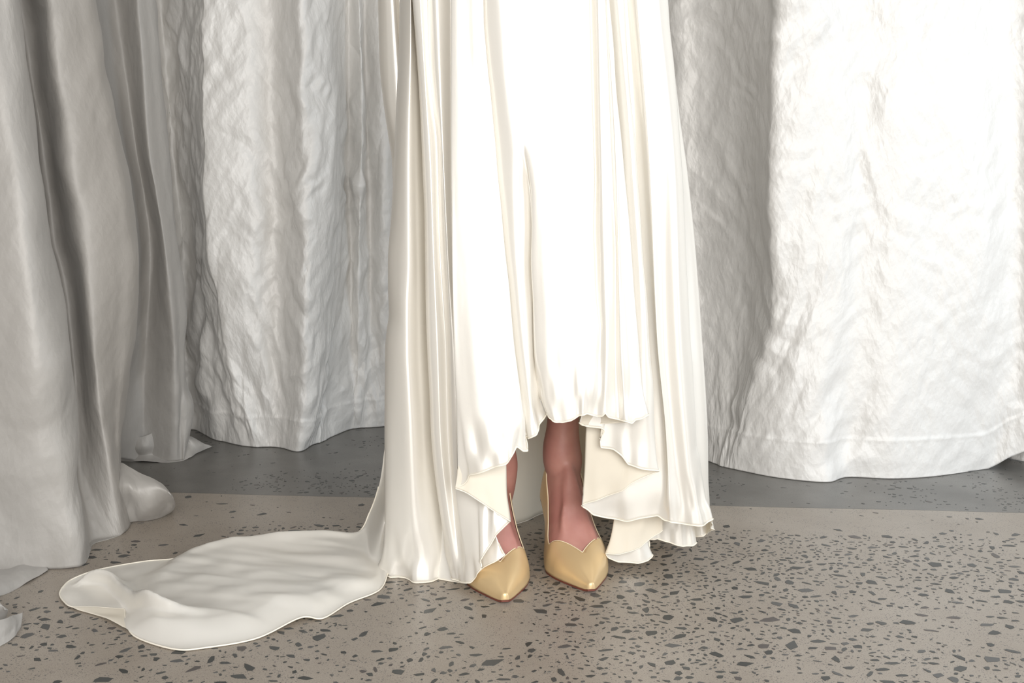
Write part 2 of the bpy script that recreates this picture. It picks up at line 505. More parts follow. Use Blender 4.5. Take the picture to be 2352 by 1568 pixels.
# left curtain, smooth silk, coming forward along the side
cl = empty('silk_curtain', tuple(PF(120, 1306)), 'smooth silver grey silk curtain with deep folds, hem bunched forward of the train', 'curtain', None)
def sh(xs, d): return [(a, b + d) for a, b in xs]
F1 = [(0, 38), (60, 47), (150, 60), (230, 72), (350, 90), (450, 105), (560, 118), (600, 129), (686, 146), (772, 155), (830, 161), (944, 169), (1100, 178), (1299, 190)]
F2 = [(0, 218), (80, 228), (170, 240), (240, 258), (330, 278), (430, 300), (530, 312), (600, 321), (657, 319), (743, 310), (830, 301), (887, 293), (973, 284), (1060, 276), (1188, 292)]
F3 = [(0, 357), (60, 362), (150, 368), (260, 380), (350, 388), (480, 400), (560, 408), (600, 414), (657, 425), (726, 428), (801, 425), (887, 424), (933, 437), (965, 435), (996, 430), (1052, 424)]
colsA = [
    ccol([(0, -1050), (1290, -1050)], .1, .1, Y=.15), ccol([(0, -850), (1290, -850)], .1, .1, Y=.08), ccol([(0, -650), (1290, -650)], .1, .1, Y=.17),
    ccol([(0, -470), (1290, -470)], .1, .1, Y=.10),
    ccol([(0, -330), (1310, -300)], .05, .02),
    ccol([(0, -200), (600, -150), (1316, -140)], .06, .0),
    ccol([(0, -60), (600, -40), (1316, -20)], .05, -.01),
    ccol([(0, -5), (600, 70), (900, 95), (1309, 100)], .06, -.03),
    ccol(F1, .08, .04),
    ccol(sh(F1[:-1], -5) + [(1285, 215)], .16, .13, Y=.16),
    ccol(sh(F1[:-1], 22) + [(1262, 252)], .16, .13, Y=.19),
    ccol([(0, 105), (150, 122), (400, 160), (600, 190), (900, 222), (1060, 250), (1225, 285)], .06, .02),
    ccol([(0, 170), (300, 225), (600, 270), (830, 268), (1000, 262), (1205, 300)], .05, .02),
    ccol(F2, .08, .06),
    ccol(sh(F2[:-1], -12) + [(1062, 262)], .03, .02, Y=.62),
    ccol([(0, 262), (300, 305), (600, 345), (830, 330), (1058, 320)], .03, .02),
    ccol([(0, 312), (150, 325), (350, 340), (450, 358), (600, 380), (800, 396), (950, 398), (1060, 392)], .0, -.03),
    ccol([(0, 338), (150, 349), (350, 366), (600, 400), (800, 412), (950, 412), (1057, 415)], .02, .0),
    ccol(F3, .05, .05),
    ccol(sh(F3[:-1], -14) + [(1015, 425)], .02, .02, Y=.93),
    ccol([(0, 330), (1005, 400)], .02, .02, Y=.98),
]
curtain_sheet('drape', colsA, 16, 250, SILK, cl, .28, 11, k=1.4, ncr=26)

def flap(name, rows, per, mat, parent, amp, seed, thick=.0012, sub=18):
    """small folded piece from rows of (px,py,'Y' or 'z',value)"""
    R = np.stack([np.stack([(P if k == 'Y' else PF)(a, b, v) for a, b, k, v in r]) for r in rows])
    s = np.linspace(0, len(rows) - 1, (len(rows) - 1) * per + 1)
    A = cr(R, s)
    t = np.linspace(0, R.shape[1] - 1, (R.shape[1] - 1) * sub + 1)
    G = cr(A.transpose(1, 0, 2), t).transpose(1, 0, 2)
    U, V = arc(G)
    G = displace(G, amp * crumple(U, V, seed, .8))
    G[..., 2] = np.maximum(G[..., 2], .0012)
    o = grid_obj(name, G, (mat,), parent, thick)
    parent_keep(o, parent)
    return G
Z, YY = 'z', 'Y'
# bunched hem beside the train
flap('hem_fold', [[(255, 1075, Z, .10), (262, 1120, Z, .075), (270, 1170, Z, .03), (268, 1205, Z, .002)],
                  [(275, 1062, Z, .105), (290, 1110, Z, .085), (300, 1160, Z, .04), (297, 1202, Z, .002)],
                  [(300, 1074, Z, .10), (318, 1120, Z, .075), (322, 1168, Z, .035), (325, 1198, Z, .002)],
                  [(330, 1090, Z, .09), (346, 1118, Z, .075), (352, 1160, Z, .04), (352, 1195, Z, .002)],
                  [(372, 1110, Z, .075), (381, 1128, Z, .065), (384, 1160, Z, .03), (377, 1186, Z, .002)],
                  [(394, 1136, Z, .05), (399, 1145, Z, .045), (402, 1158, Z, .028), (399, 1168, Z, .008)],
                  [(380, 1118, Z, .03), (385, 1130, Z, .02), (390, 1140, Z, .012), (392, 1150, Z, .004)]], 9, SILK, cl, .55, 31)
# turned-out corner of the hem by the back curtain
flap('hem_fold', [[(285, 1010, Z, .05), (282, 1030, Z, .03), (278, 1045, Z, .012), (275, 1057, Z, .002)],
                  [(335, 1000, Z, .06), (340, 1025, Z, .035), (335, 1044, Z, .014), (330, 1060, Z, .002)],
                  [(372, 985, Z, .07), (385, 1015, Z, .035), (388, 1042, Z, .012), (390, 1060, Z, .002)],
                  [(400, 985, Z, .065), (412, 1012, Z, .035), (425, 1035, Z, .016), (428, 1054, Z, .002)],
                  [(425, 1000, Z, .045), (440, 1012, Z, .034), (452, 1025, Z, .02), (455, 1040, Z, .004)],
                  [(440, 1003, Z, .03), (460, 1012, Z, .024), (475, 1019, Z, .016), (487, 1025, Z, .006)]], 8, SILK, cl, .55, 33)
# dark under-layer and the far corner lying in front of it
flap('hem_fold', [[(-900, 1270, Z, .003), (-900, 1300, Z, .012), (-900, 1350, Z, .012), (-900, 1380, Z, .002)],
                  [(-420, 1290, Z, .003), (-420, 1320, Z, .012), (-420, 1370, Z, .012), (-420, 1400, Z, .002)],
                  [(-150, 1285, Z, .003), (-150, 1315, Z, .012), (-150, 1350, Z, .012), (-150, 1388, Z, .002)],
                  [(0, 1280, Z, .002), (0, 1310, Z, .010), (0, 1338, Z, .012), (0, 1366, Z, .002)],
                  [(50, 1278, Z, .002), (55, 1300, Z, .008), (60, 1320, Z, .008), (62, 1337, Z, .002)],
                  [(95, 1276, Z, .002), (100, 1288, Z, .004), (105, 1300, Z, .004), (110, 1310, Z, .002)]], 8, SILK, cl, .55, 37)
flap('hem_fold', [[(-800, 1380, Z, .06), (-800, 1410, Z, .05), (-800, 1450, Z, .02), (-800, 1500, Z, .002)],
                  [(-380, 1420, Z, .06), (-380, 1450, Z, .04), (-380, 1490, Z, .015), (-380, 1540, Z, .002)],
                  [(-160, 1425, Z, .05), (-160, 1455, Z, .035), (-160, 1490, Z, .012), (-150, 1525, Z, .002)],
                  [(-60, 1432, Z, .035), (-50, 1455, Z, .022), (-40, 1480, Z, .010), (-35, 1502, Z, .002)],
                  [(0, 1424, Z, .028), (4, 1445, Z, .018), (4, 1465, Z, .008), (2, 1482, Z, .002)],
                  [(28, 1414, Z, .020), (32, 1430, Z, .014), (31, 1447, Z, .007), (29, 1465, Z, .002)],
                  [(51, 1407, Z, .014), (49, 1419, Z, .010), (47, 1431, Z, .006), (44, 1442, Z, .002)]], 8, SILK, cl, .55, 39)
flap('hem_fold', [[(-700, 1300, Z, .05), (-700, 1340, Z, .045), (-700, 1390, Z, .02), (-700, 1430, Z, .003)],
                  [(-200, 1330, Z, .05), (-200, 1370, Z, .045), (-200, 1420, Z, .02), (-200, 1460, Z, .003)],
                  [(-60, 1352, Z, .045), (-60, 1380, Z, .04), (-60, 1415, Z, .02), (-60, 1445, Z, .003)],
                  [(-5, 1372, Z, .035), (0, 1388, Z, .03), (0, 1410, Z, .014), (-2, 1428, Z, .002)],
                  [(10, 1391, Z, .025), (16, 1401, Z, .02), (16, 1412, Z, .010), (9, 1421, Z, .002)]], 8, SILK, cl, .55, 41)

# back curtain, crinkled silver taffeta, left of and behind the gown
cb = empty('taffeta_curtain', tuple(PF(600, 1026)), 'crinkled silver taffeta curtain hanging behind the train, left of the gown', 'curtain')
colsB = [
    ccol([(0, 240), (985, 300)], 0, 0, Y=1.12),
    ccol([(0, 330), (300, 360), (985, 400)], 0, 0, Y=1.02),
    ccol([(0, 372), (300, 395), (600, 425), (900, 436), (988, 446)], .03, .02),
    ccol([(0, 420), (300, 432), (600, 452), (900, 465), (1008, 488)], .06, .04),
    ccol([(0, 463), (150, 460), (300, 462), (450, 465), (600, 474), (686, 489), (772, 506), (887, 527), (1022, 545)], .02, -.01),
    ccol([(0, 475), (150, 473), (300, 476), (450, 480), (600, 490), (686, 505), (772, 522), (887, 545), (1026, 570)], .01, -.02),
    ccol([(0, 560), (600, 580), (1027, 605)], .01, -.02),
    ccol([(0, 630), (300, 632), (600, 640), (1028, 640)], .03, .01),
    ccol([(0, 690), (600, 700), (900, 698), (1037, 686)], .0, -.02),
    ccol([(0, 750), (200, 762), (420, 772), (600, 755), (900, 740), (1022, 718)], .02, -.01),
    ccol([(0, 775), (420, 783), (600, 775), (1012, 748)], .10, .07),
    ccol([(0, 800), (420, 800), (600, 805), (988, 798)], .04, .03),
    ccol([(0, 825), (250, 832), (600, 825), (983, 822)], -.02, -.03),
    ccol([(0, 836), (250, 842), (600, 850), (982, 850)], .03, .02),
    ccol([(0, 875), (979, 890)], -.02, -.03),
    ccol([(0, 960), (975, 960)], .0, .0),
    ccol([(0, 1080), (985, 1080)], -.02, .0),
    ccol([(0, 1200), (972, 1200)], .0, .0),
    ccol([(0, 1320), (980, 1320)], .0, .0),
    ccol([(0, 1440), (968, 1440)], .0, .0),
]
curtain_sheet('drape', colsB, 22, 330, TAFFETA, cb, 1.0, 51, seam=.075, ncr=130)

# right curtain, bright, bulging forward
cc = empty('taffeta_curtain', tuple(PF(1900, 1106)), 'bright white taffeta curtain right of the gown, with a stitched hem band above the floor', 'curtain')
colsC = [
    ccol([(0, 1420), (1000, 1430)], 0, 0, Y=1.08),
    ccol([(0, 1490), (1010, 1500)], 0, 0, Y=1.02),
    ccol([(0, 1545), (500, 1560), (1040, 1585)], .12, .12),
    ccol([(0, 1600), (300, 1606), (700, 1620), (1059, 1626)], .17, .17),
    ccol([(0, 1650), (600, 1660), (1066, 1645)], .15, .16),
    ccol([(0, 1700), (300, 1712), (600, 1718), (800, 1705), (944, 1683), (1072, 1660)], .08, .11),
    ccol([(0, 1768), (214, 1758), (421, 1752), (600, 1760), (715, 1757), (784, 1746), (860, 1726), (944, 1703), (1077, 1682)], -.02, .0),
    ccol([(0, 1790), (214, 1780), (421, 1774), (600, 1782), (715, 1780), (784, 1770), (944, 1730), (1082, 1705)], -.05, -.03),
    ccol([(0, 1860), (600, 1860), (900, 1810), (1097, 1783)], -.01, .01),
    ccol([(0, 1930), (600, 1930), (900, 1890), (1108, 1895)], .05, .045),
    ccol([(0, 1990), (600, 1975), (900, 1950), (1096, 1945)], .02, .02),
    ccol([(0, 2070), (1100, 2050)], .03, .02),
    ccol([(0, 2160), (1094, 2150)], .02, .01),
    ccol([(0, 2250), (1078, 2262)], -.02, -.04),
    ccol([(0, 2320), (600, 2330), (1047, 2325)], .0, .0, Y=.645),
    ccol([(0, 2400), (1030, 2390)], -.01, -.01, Y=.63),
    ccol([(0, 2520), (1035, 2520)], .0, .0, Y=.62),
    ccol([(0, 2680), (1035, 2680)], .0, .0, Y=.61), ccol([(0, 2860), (1035, 2860)], .0, .0, Y=.66), ccol([(0, 3050), (1035, 3050)], .0, .0, Y=.60),
]
GC = curtain_sheet('drape', colsC, 22, 330, TAFFETA, cc, .62, 77, seam=.083, ncr=110)
cd = empty('taffeta_curtain', tuple(PF(2420, 1058)), 'pale taffeta curtain hem peeping out behind the bright right curtain', 'curtain')
colsD = [ccol([(0, 2290), (1045, 2295)]), ccol([(0, 2330), (1055, 2325)]), ccol([(0, 2380), (1061, 2370)]),
         ccol([(0, 2460), (1060, 2450)], .12, .12), ccol([(0, 2580), (1052, 2580)], .12, .12), ccol([(0, 2760), (1045, 2760)], .12, .12)]
for c in colsD:
    c[1][0] = (-90, .86); c[1][1] = (580, .84)
curtain_sheet('drape', colsD, 14, 160, TAFFETA, cd, .7, 91)

# ------------------------------------------------------------------ the gown
gown = empty('wedding_gown', tuple(PF(1240, 1300)), 'ivory silk satin wedding gown with cascading high-low hem and trailing train', 'gown')
def gpart(o): parent_keep(o, gown); return o

E1 = [(0, 918), (100, 916), (200, 912), (300, 908), (400, 904), (500, 899), (600, 892), (650, 892), (720, 894), (760, 889), (800, 886), (1000, 885), (1250, 885), (1328, 871)]
V1 = [(0, 948), (100, 956), (200, 963), (300, 968), (400, 972), (500, 976), (600, 977), (700, 978), (800, 981), (900, 986), (1000, 990), (1050, 994), (1128, 1003), (1206, 1014), (1284, 1023), (1322, 1031)]
E3 = [(0, 1035), (200, 1036), (400, 1037), (500, 1039), (600, 1040), (800, 1045), (950, 1049), (1080, 1047), (1119, 1040)]
E4 = [(0, 1110), (51, 1111), (102, 1115), (166, 1121), (217, 1127), (281, 1133), (344, 1139), (398, 1143), (464, 1150), (543, 1157), (594, 1162), (655, 1169), (727, 1175), (800, 1182), (851, 1189), (915, 1198), (958, 1204), (1001, 1209), (1036, 1216)]
E6a = [(0, 1351), (103, 1354), (207, 1357), (310, 1360), (413, 1363), (527, 1361), (604, 1364), (655, 1365), (706, 1369), (757, 1374), (955, 1372)]
E6b = [(0, 1400), (103, 1410), (207, 1416), (310, 1426), (413, 1435), (502, 1444), (604, 1452), (680, 1457), (783, 1466), (862, 1473), (906, 1478), (951, 1488)]
E7 = [(0, 1435), (103, 1440), (207, 1447), (310, 1458), (413, 1465), (516, 1472), (604, 1477), (680, 1484), (783, 1490), (841, 1494), (882, 1499), (943, 1502), (1004, 1505), (1055, 1511), (1081, 1516)]
E8 = [(0, 1534), (69, 1539), (138, 1547), (241, 1556), (344, 1564), (413, 1569), (502, 1573), (604, 1577), (680, 1581), (783, 1586), (841, 1591), (902, 1594), (964, 1598), (1020, 1601), (1051, 1608), (1102, 1615), (1143, 1622), (1169, 1635), (1190, 1641)]
E9 = [(0, 1530), (268, 1561), (379, 1577), (465, 1587), (553, 1596), (630, 1602), (706, 1607), (783, 1612), (841, 1616), (923, 1621), (1004, 1625), (1102, 1628), (1159, 1632), (1222, 1633)]
def end(xs, py, px): return [q for q in xs if q[0] < py - 30] + [(py, px)]
cols = [
    (end(sh(E1, 26), 1335, 898), .10),
    (E1, [(0, .045), (1328, .03)]),
    ([(0, 942), (100, 941), (200, 938), (300, 935), (400, 934), (600, 934), (700, 930), (800, 930), (900, 934), (1000, 938), (1345, 945)], [(0, -.002), (900, -.01), (1345, .0)]),
    ([(0, 946), (100, 950), (200, 954), (300, 956), (400, 957), (600, 960), (800, 962), (1000, 972), (1345, 990)], [(0, .012), (1000, .012), (1345, -.008)]),
    (sh(V1[:-1], 7) + [(1324, 1032)], [(0, .034), (900, .034), (1150, .030), (1322, .030)]),
    (V1, [(0, -.002), (1000, -.004), (1322, -.004)]),
    ([(0, 964), (200, 976), (400, 988), (600, 995), (800, 1003), (1000, 1010), (1334, 1046)], [(0, -.016), (1000, -.020), (1334, -.02)]),
    ([(0, 981), (128, 985), (230, 993), (319, 1003), (400, 1006), (500, 1008), (600, 1012), (700, 1018), (800, 1024), (900, 1026), (1000, 1029), (1336, 1062)], [(0, -.010), (1000, -.010), (1336, -.025)]),
    ([(0, 1002), (200, 1010), (400, 1019), (600, 1028), (800, 1037), (1000, 1042), (1100, 1048), (1336, 1080)], [(0, -.022), (1000, -.022), (1336, -.04)]),
    ([(0, 1032), (400, 1036), (600, 1040), (800, 1066), (1000, 1085), (1100, 1092), (1300, 1108)], [(0, -.010), (1000, -.024), (1300, -.052)]),
    ([(0, 1042), (600, 1060), (1000, 1125), (1250, 1128)], [(0, -.012), (1000, -.03), (1250, -.052)]),
    ([(0, 1055), (400, 1075), (800, 1130), (1000, 1155), (1060, 1163), (1120, 1165), (1196, 1172)], [(0, -.020), (1000, -.038), (1196, -.05)]),
    ([(0, 1050), (600, 1066), (1000, 1095), (1153, 1105)], [(0, -.036), (1000, -.054), (1153, -.060)]),
    (E3, [(0, -.046), (1000, -.066), (1119, -.066)]),
    ([(0, 1044), (600, 1050), (900, 1066), (1000, 1078), (1090, 1090)], [(0, -.052), (1000, -.072), (1090, -.074)]),
    ([(0, 1080), (400, 1096), (800, 1125), (1000, 1140), (1068, 1145)], [(0, -.055), (1000, -.076), (1068, -.077)]),
    (end(sh(E4, -8), 1027, 1189), [(0, -.055), (1000, -.076)]),
    (E4, [(0, -.051), (1000, -.070)]),
    (end(sh(E4, -9), 1003, 1208), [(0, -.045), (1000, -.056)]),
    ([(0, 1140), (200, 1158), (400, 1180), (600, 1190), (800, 1206), (960, 1222), (1000, 1228)], [(0, -.058), (400, -.060), (1000, -.064)]),
    ([(0, 1180), (200, 1190), (340, 1200), (400, 1211), (450, 1218), (520, 1221), (600, 1219), (700, 1225), (800, 1228), (900, 1238), (948, 1260)], [(0, -.060), (320, -.060), (430, -.050), (948, -.044)]),
    ([(0, 1205), (340, 1214), (400, 1218), (450, 1222), (520, 1223), (600, 1222), (700, 1227), (800, 1230), (900, 1241), (948, 1263)], [(0, -.061), (320, -.061), (430, -.061), (948, -.058)]),
    ([(0, 1260), (400, 1270), (968, 1290)], [(0, -.063), (968, -.068)]),
    ([(0, 1310), (400, 1318), (955, 1330)], [(0, -.064), (968, -.071)]),
    (end(sh(E6a, -2), 951, 1350), [(0, -.064), (700, -.068), (955, -.070)]),
    (sh(E6a, 5), [(0, -.054), (600, -.058), (780, -.064), (955, -.067)]),
    ([(0, 1374), (400, 1384), (600, 1390), (800, 1396), (950, 1392)], [(0, -.062), (950, -.068)]),
    ([(0, 1388), (400, 1404), (600, 1413), (800, 1413), (963, 1420)], [(0, -.058), (300, -.056), (963, -.057)]),
    ([(0, 1393), (400, 1416), (600, 1421), (800, 1427), (967, 1438)], [(0, -.060), (967, -.063)]),
    ([(0, 1396), (400, 1423), (553, 1427), (630, 1431), (706, 1436), (783, 1441), (963, 1456)], [(0, -.060), (963, -.057)]),
    (E6b, [(0, -.056), (951, -.054)]),
    ([(0, 1394), (400, 1424), (800, 1430), (971, 1405)], [(0, -.044), (971, -.040)]),
    ([(0, 1388), (400, 1405), (800, 1380), (900, 1350), (969, 1327)], [(0, -.040), (971, -.034)]),
    ([(0, 1392), (400, 1412), (800, 1400), (982, 1384)], [(0, -.036), (971, -.030)]),
    ([(0, 1396), (400, 1418), (800, 1412), (975, 1387), (1028, 1380)], [(0, -.036), (1028, -.030)]),
    ([(0, 1412), (400, 1444), (800, 1458), (1000, 1445), (1066, 1442)], [(0, -.046), (1066, -.036)]),
    ([(0, 1425), (400, 1456), (800, 1481), (1000, 1484), (1077, 1478)], [(0, -.048), (1066, -.040)]),
    (E7, [(0, -.042), (1081, -.030)]),
    ([(0, 1430), (400, 1455), (800, 1462), (1000, 1440), (1118, 1436)], [(0, -.030), (1118, -.018)]),
    ([(0, 1424), (400, 1444), (800, 1415), (985, 1346), (1040, 1343), (1095, 1339), (1160, 1332)], [(0, -.026), (1160, -.008)]),
    ([(0, 1430), (400, 1448), (800, 1440), (1000, 1400), (1191, 1395)], [(0, -.022), (1190, .004)]),
    ([(0, 1437), (400, 1463), (800, 1482), (1000, 1474), (1190, 1468)], [(0, -.018), (1190, .002)]),
    ([(0, 1444), (400, 1478), (800, 1504), (1000, 1519), (1100, 1521), (1184, 1511)], [(0, -.020), (700, -.012), (1184, .002)]),
    ([(0, 1462), (400, 1494), (780, 1510), (1000, 1530), (1200, 1540)], [(0, -.034), (700, -.024), (1195, -.010)]),
    ([(0, 1488), (400, 1519), (780, 1526), (1000, 1545), (1203, 1567)], [(0, -.030), (700, -.014), (1195, -.004)]),
    ([(0, 1514), (400, 1550), (780, 1562), (1000, 1578), (1207, 1600)], [(0, -.026), (700, -.018), (1195, -.008)]),
    (E8, [(0, .004), (1190, .014)]),
    (end(sh(E8, -14), 1205, 1628), [(0, .030), (1190, .044)]),
    (E9, [(0, .07), (1222, .075)]),
    (end(sh(E9, -45), 1235, 1585), .14),
]
hem = [(0, 898, 1335), (1, 871, 1328), (1.5, 905, 1343), (2, 945, 1346), (3, 985, 1347), (3.5, 1018, 1338), (3.8, 1032, 1322), (4, 1036, 1318), (5, 1033, 1327), (6, 1046, 1334), (7, 1062, 1335), (8, 1083, 1337), (8.5, 1096, 1320), (9, 1109, 1301), (9.3, 1104, 1287), (9.6, 1113, 1270), (10, 1127, 1250), (10.5, 1140, 1226), (11, 1172, 1196),
       (11.4, 1140, 1177), (12, 1105, 1153), (12.5, 1075, 1133), (13, 1040, 1119), (13.3, 1062, 1116), (13.5, 1070, 1104), (13.8, 1076, 1091), (14, 1092, 1088), (14.5, 1120, 1078), (15, 1145, 1068), (15.3, 1164, 1065), (15.6, 1175, 1046), (16, 1188, 1026), (16.5, 1203, 1037), (17, 1216, 1036),
       (18, 1209, 1002), (18.4, 1216, 1006), (19, 1233, 998), (19.5, 1244, 972), (20, 1258, 950), (21, 1263, 946), (21.25, 1266, 959), (21.6, 1276, 968), (22, 1292, 970), (22.5, 1312, 966), (23, 1330, 955), (24, 1350, 951), (25, 1371, 957), (25.5, 1383, 956), (26, 1391, 948), (26.3, 1396, 958), (27, 1420, 963), (28, 1437, 967), (28.6, 1447, 972), (29, 1456, 963), (29.5, 1472, 960), (30, 1488, 951),
       (30.5, 1450, 966), (31, 1405, 971), (31.5, 1366, 975), (31.8, 1340, 979), (32, 1327, 969), (32.4, 1345, 978), (33, 1384, 982), (34, 1379, 1028), (34.4, 1408, 1031), (34.7, 1430, 1046), (35, 1442, 1066), (36, 1475, 1077), (37, 1516, 1081),
       (37.4, 1470, 1099), (37.7, 1450, 1108), (38, 1432, 1124), (38.5, 1372, 1149), (39, 1332, 1160), (39.2, 1350, 1170), (39.5, 1362, 1182), (40, 1395, 1191), (40.6, 1440, 1198), (41, 1468, 1190), (42, 1511, 1184), (42.4, 1525, 1195), (43, 1540, 1200), (44, 1570, 1203), (45, 1600, 1207), (45.6, 1625, 1204), (46, 1641, 1190), (47, 1630, 1214), (48, 1633, 1222), (49, 1585, 1238)]

def ripple(G, s, amp, seed, fall=.06):
    """lettuce-edge wave of the rolled hem"""
    U, V = arc(G)
    below = V[:, -1:] - V
    w = np.exp(-(below / fall) ** 2)
    return displace(G, amp * w * (noise2(U[:, -1:] / .018 + 0 * V, below / .05, seed) + .5 * noise2(U[:, -1:] / .009 + 0 * V, below / .05, seed + 1)))

def to_waist(G):
    """carry the skirt on up to the waist, above the picture"""
    n = 14; f = np.linspace(1, 0, n + 1)[:-1]
    ax = np.array([.035, .095]); top = np.repeat(G[:, :1], n, axis=1)
    sc = 1 - .30 * smooth01(f)
    top[..., :2] = ax + (top[..., :2] - ax) * sc[None, :, None]
    top[..., 2] = G[:, :1, 2] + (1.17 - G[:, :1, 2]) * f[None]
    return np.concatenate([top, G], axis=1)

def gown_sheet(name, G, hem_edge=True, flip=False, r=.0011, label=None):
    o = gpart(grid_obj(name, G, (SATIN, CREPE), gown, .0008, -1.0, 1, flip))
    if label: o['label'] = label
    if hem_edge:
        t = tube('rolled_hem', G[:, -1], r, THREAD, o)
        t.matrix_parent_inverse = Matrix.Identity(4)
        parent_world(t, o)
    return o
def parent_world(t, o):
    t.parent = o
    t.matrix_parent_inverse = Matrix.Identity(4)

G, s = sheet(cols, 12, 220)
G = set_hem(G, s, hem)
U, V = arc(G)
tt = np.linspace(0, 1, G.shape[1])[None, :]
G = displace(G, (.30 + .45 * tt ** 2) * (.0022 * noise2(U / .035, V / .30, 3) + .0007 * noise2(U / .012, V / .14, 4)))
G = ripple(G, s, .0048, 61)
G[..., 2] = np.maximum(G[..., 2], .0015)
gown_sheet('skirt', to_waist(G), label='ivory satin skirt front with folded panels')

# lower flounces and the layer seen beneath the front hem
def small_sheet(name, cols_, hem_, per=10, n=60, top=1100, label=None, fl=False, amp=.003):
    G, s = sheet(cols_, per, n, top)
    if hem_: G = set_hem(G, s, hem_, .5)
    G = ripple(G, s, amp, 71)
    G[..., 2] = np.maximum(G[..., 2], .0015)
    return gown_sheet(name, G, True, fl, label=label)
small_sheet('flounce', [
    ([(1080, 1520), (1216, 1521)], .045), ([(1080, 1480), (1250, 1475)], .036), ([(1080, 1440), (1272, 1425)], .030),
    ([(1080, 1425), (1200, 1410), (1240, 1402), (1272, 1391)], .030),
    ([(1080, 1436), (1291, 1430)], .040), ([(1080, 1450), (1291, 1470)], .044),
    ([(1080, 1470), (1200, 1478), (1240, 1488), (1275, 1503)], .052),
    ([(1080, 1465), (1238, 1485)], .066), ([(1080, 1500), (1238, 1510)], .07), ([(1080, 1530), (1246, 1538)], .066), ([(1080, 1560), (1254, 1568)], .064),
    ([(1080, 1580), (1247, 1598)], .074), ([(1080, 1575), (1231, 1592)], .088), ([(1080, 1600), (1231, 1615)], .082), ([(1080, 1618), (1218, 1634)], .09), ([(1080, 1590), (1210, 1605)], .12)],
    [(0, 1521, 1216), (.3, 1510, 1226), (.7, 1490, 1241), (1, 1470, 1257), (2, 1425, 1272), (3, 1391, 1270), (3.4, 1396, 1280), (4, 1420, 1291), (5, 1465, 1293), (5.6, 1488, 1286), (6, 1503, 1275), (7, 1487, 1238), (8, 1510, 1237), (9, 1538, 1246), (10, 1568, 1254), (10.6, 1588, 1252), (11, 1598, 1246), (12, 1591, 1232), (13, 1615, 1230), (14, 1635, 1217), (15, 1605, 1212)],
    label='satin flounce falling lowest beside the shoe')
small_sheet('flounce', [
    ([(1150, 985), (1338, 975)], [(1120, .05), (1338, .02)]), ([(1150, 1010), (1344, 1010)], [(1120, .04), (1344, .006)]), ([(1150, 1040), (1349, 1045)], [(1120, .03), (1349, -.006)]), ([(1150, 1065), (1348, 1074)], [(1120, .02), (1348, -.014)]),
    ([(1150, 1085), (1325, 1090)], [(1120, .01), (1325, -.034)]), ([(1150, 1100), (1302, 1108)], [(1120, .005), (1302, -.043)]), ([(1150, 1116), (1289, 1138)], [(1120, .0), (1289, -.046)]),
    ([(1150, 1122), (1190, 1126), (1232, 1140), (1272, 1162)], [(1120, .0), (1200, -.03), (1272, -.044)]), ([(1150, 1105), (1268, 1140)], [(1120, .01), (1268, -.034)])],
    [(0, 975, 1338), (1, 1010, 1345), (2, 1045, 1349), (3, 1076, 1348), (3.5, 1084, 1338), (4, 1092, 1318), (5, 1110, 1302), (6, 1138, 1289), (7, 1162, 1272), (8, 1140, 1262)], top=1160,
    label='underlayer corner resting on the shoe', amp=.0015)
# back of the skirt seen between the legs
colsI = []
for px, ph, yt in ((1020, 1240, .10), (1080, 1228, .17), (1140, 1213, .24), (1195, 1200, .25), (1250, 1181, .29), (1310, 1168, .27), (1370, 1165, .28), (1430, 1170, .25), (1500, 1180, .2), (1560, 1205, .15)):
    yh = fY(px, ph)
    colsI.append(([(0, 1250 + (px - 1250) * .75), (700, 1250 + (px - 1250) * .85), (ph, px)], [(-90, yt - .02), (700, yt), (ph, yh)]))
GI, s = sheet(colsI, 10, 90)
U, V = arc(GI)
GI = displace(GI, .006 * noise2(U / .06 + V / .2, V / .3, 15))
GI[..., 2] = np.maximum(GI[..., 2], .0015)
gown_sheet('back_panel', to_waist(GI), flip=True)
# pulled-back drape at the left hip
GD, s = sheet([([(0, 925), (365, 930), (1000, 930)], .22), ([(0, 880), (230, 890), (365, 912), (1000, 900)], .19),
               ([(0, 868), (150, 872), (230, 880), (320, 893), (368, 900), (480, 903), (700, 897), (1000, 892)], .15),
               ([(0, 884), (230, 893), (365, 910), (1000, 905)], .12), ([(0, 905), (365, 925), (1000, 915)], .115), ([(0, 918), (365, 935), (1000, 925)], .13),
               ([(0, 945), (365, 945), (1000, 940)], .11)], 10, 120)
gown_sheet('side_drape', to_waist(GD), False)

# ---- train
def station(spec): return np.stack([(P if k == 'Y' else PF)(a, b, v) for a, b, k, v in spec])
back = station([(905, 930, YY, .15), (885, 1015, YY, .16), (872, 1105, YY, .17), (848, 1178, YY, .185), (812, 1230, Z, .016), (700, 1237, Z, .012), (600, 1243, Z, .012), (520, 1250, Z, .012), (450, 1266, Z, .012), (405, 1282, Z, .010), (330, 1289, Z, .006), (225, 1308, Z, .004), (165, 1330, Z, .003), (142, 1350, Z, .003)])
front = station([(925, 1050, YY, .09), (915, 1180, YY, .085), (900, 1270, YY, .07), (884, 1336, Z, .002), (860, 1360, Z, .002), (800, 1385, Z, .002), (742, 1419, Z, .002), (690, 1418, Z, .006), (590, 1465, Z, .002), (470, 1487, Z, .002), (400, 1490, Z, .002), (312, 1462, Z, .002), (290, 1428, Z, .003), (286, 1399, Z, .002)])
tip = station([(142, 1350, Z, .003), (137, 1364, Z, .003), (146, 1380, Z, .003), (166, 1393, Z, .003), (215, 1394, Z, .003), (286, 1399, Z, .002)])
nu, nv = 240, 120
su = np.linspace(0, 13, nu); B = cr(back, su); Fr = cr(front, su)
v = np.linspace(0, 1, nv)
T = B[:, None] * (1 - v)[None, :, None] + Fr[:, None] * v[None, :, None]
tipc = cr(tip, v * 5)
dt = tipc - T[-1]
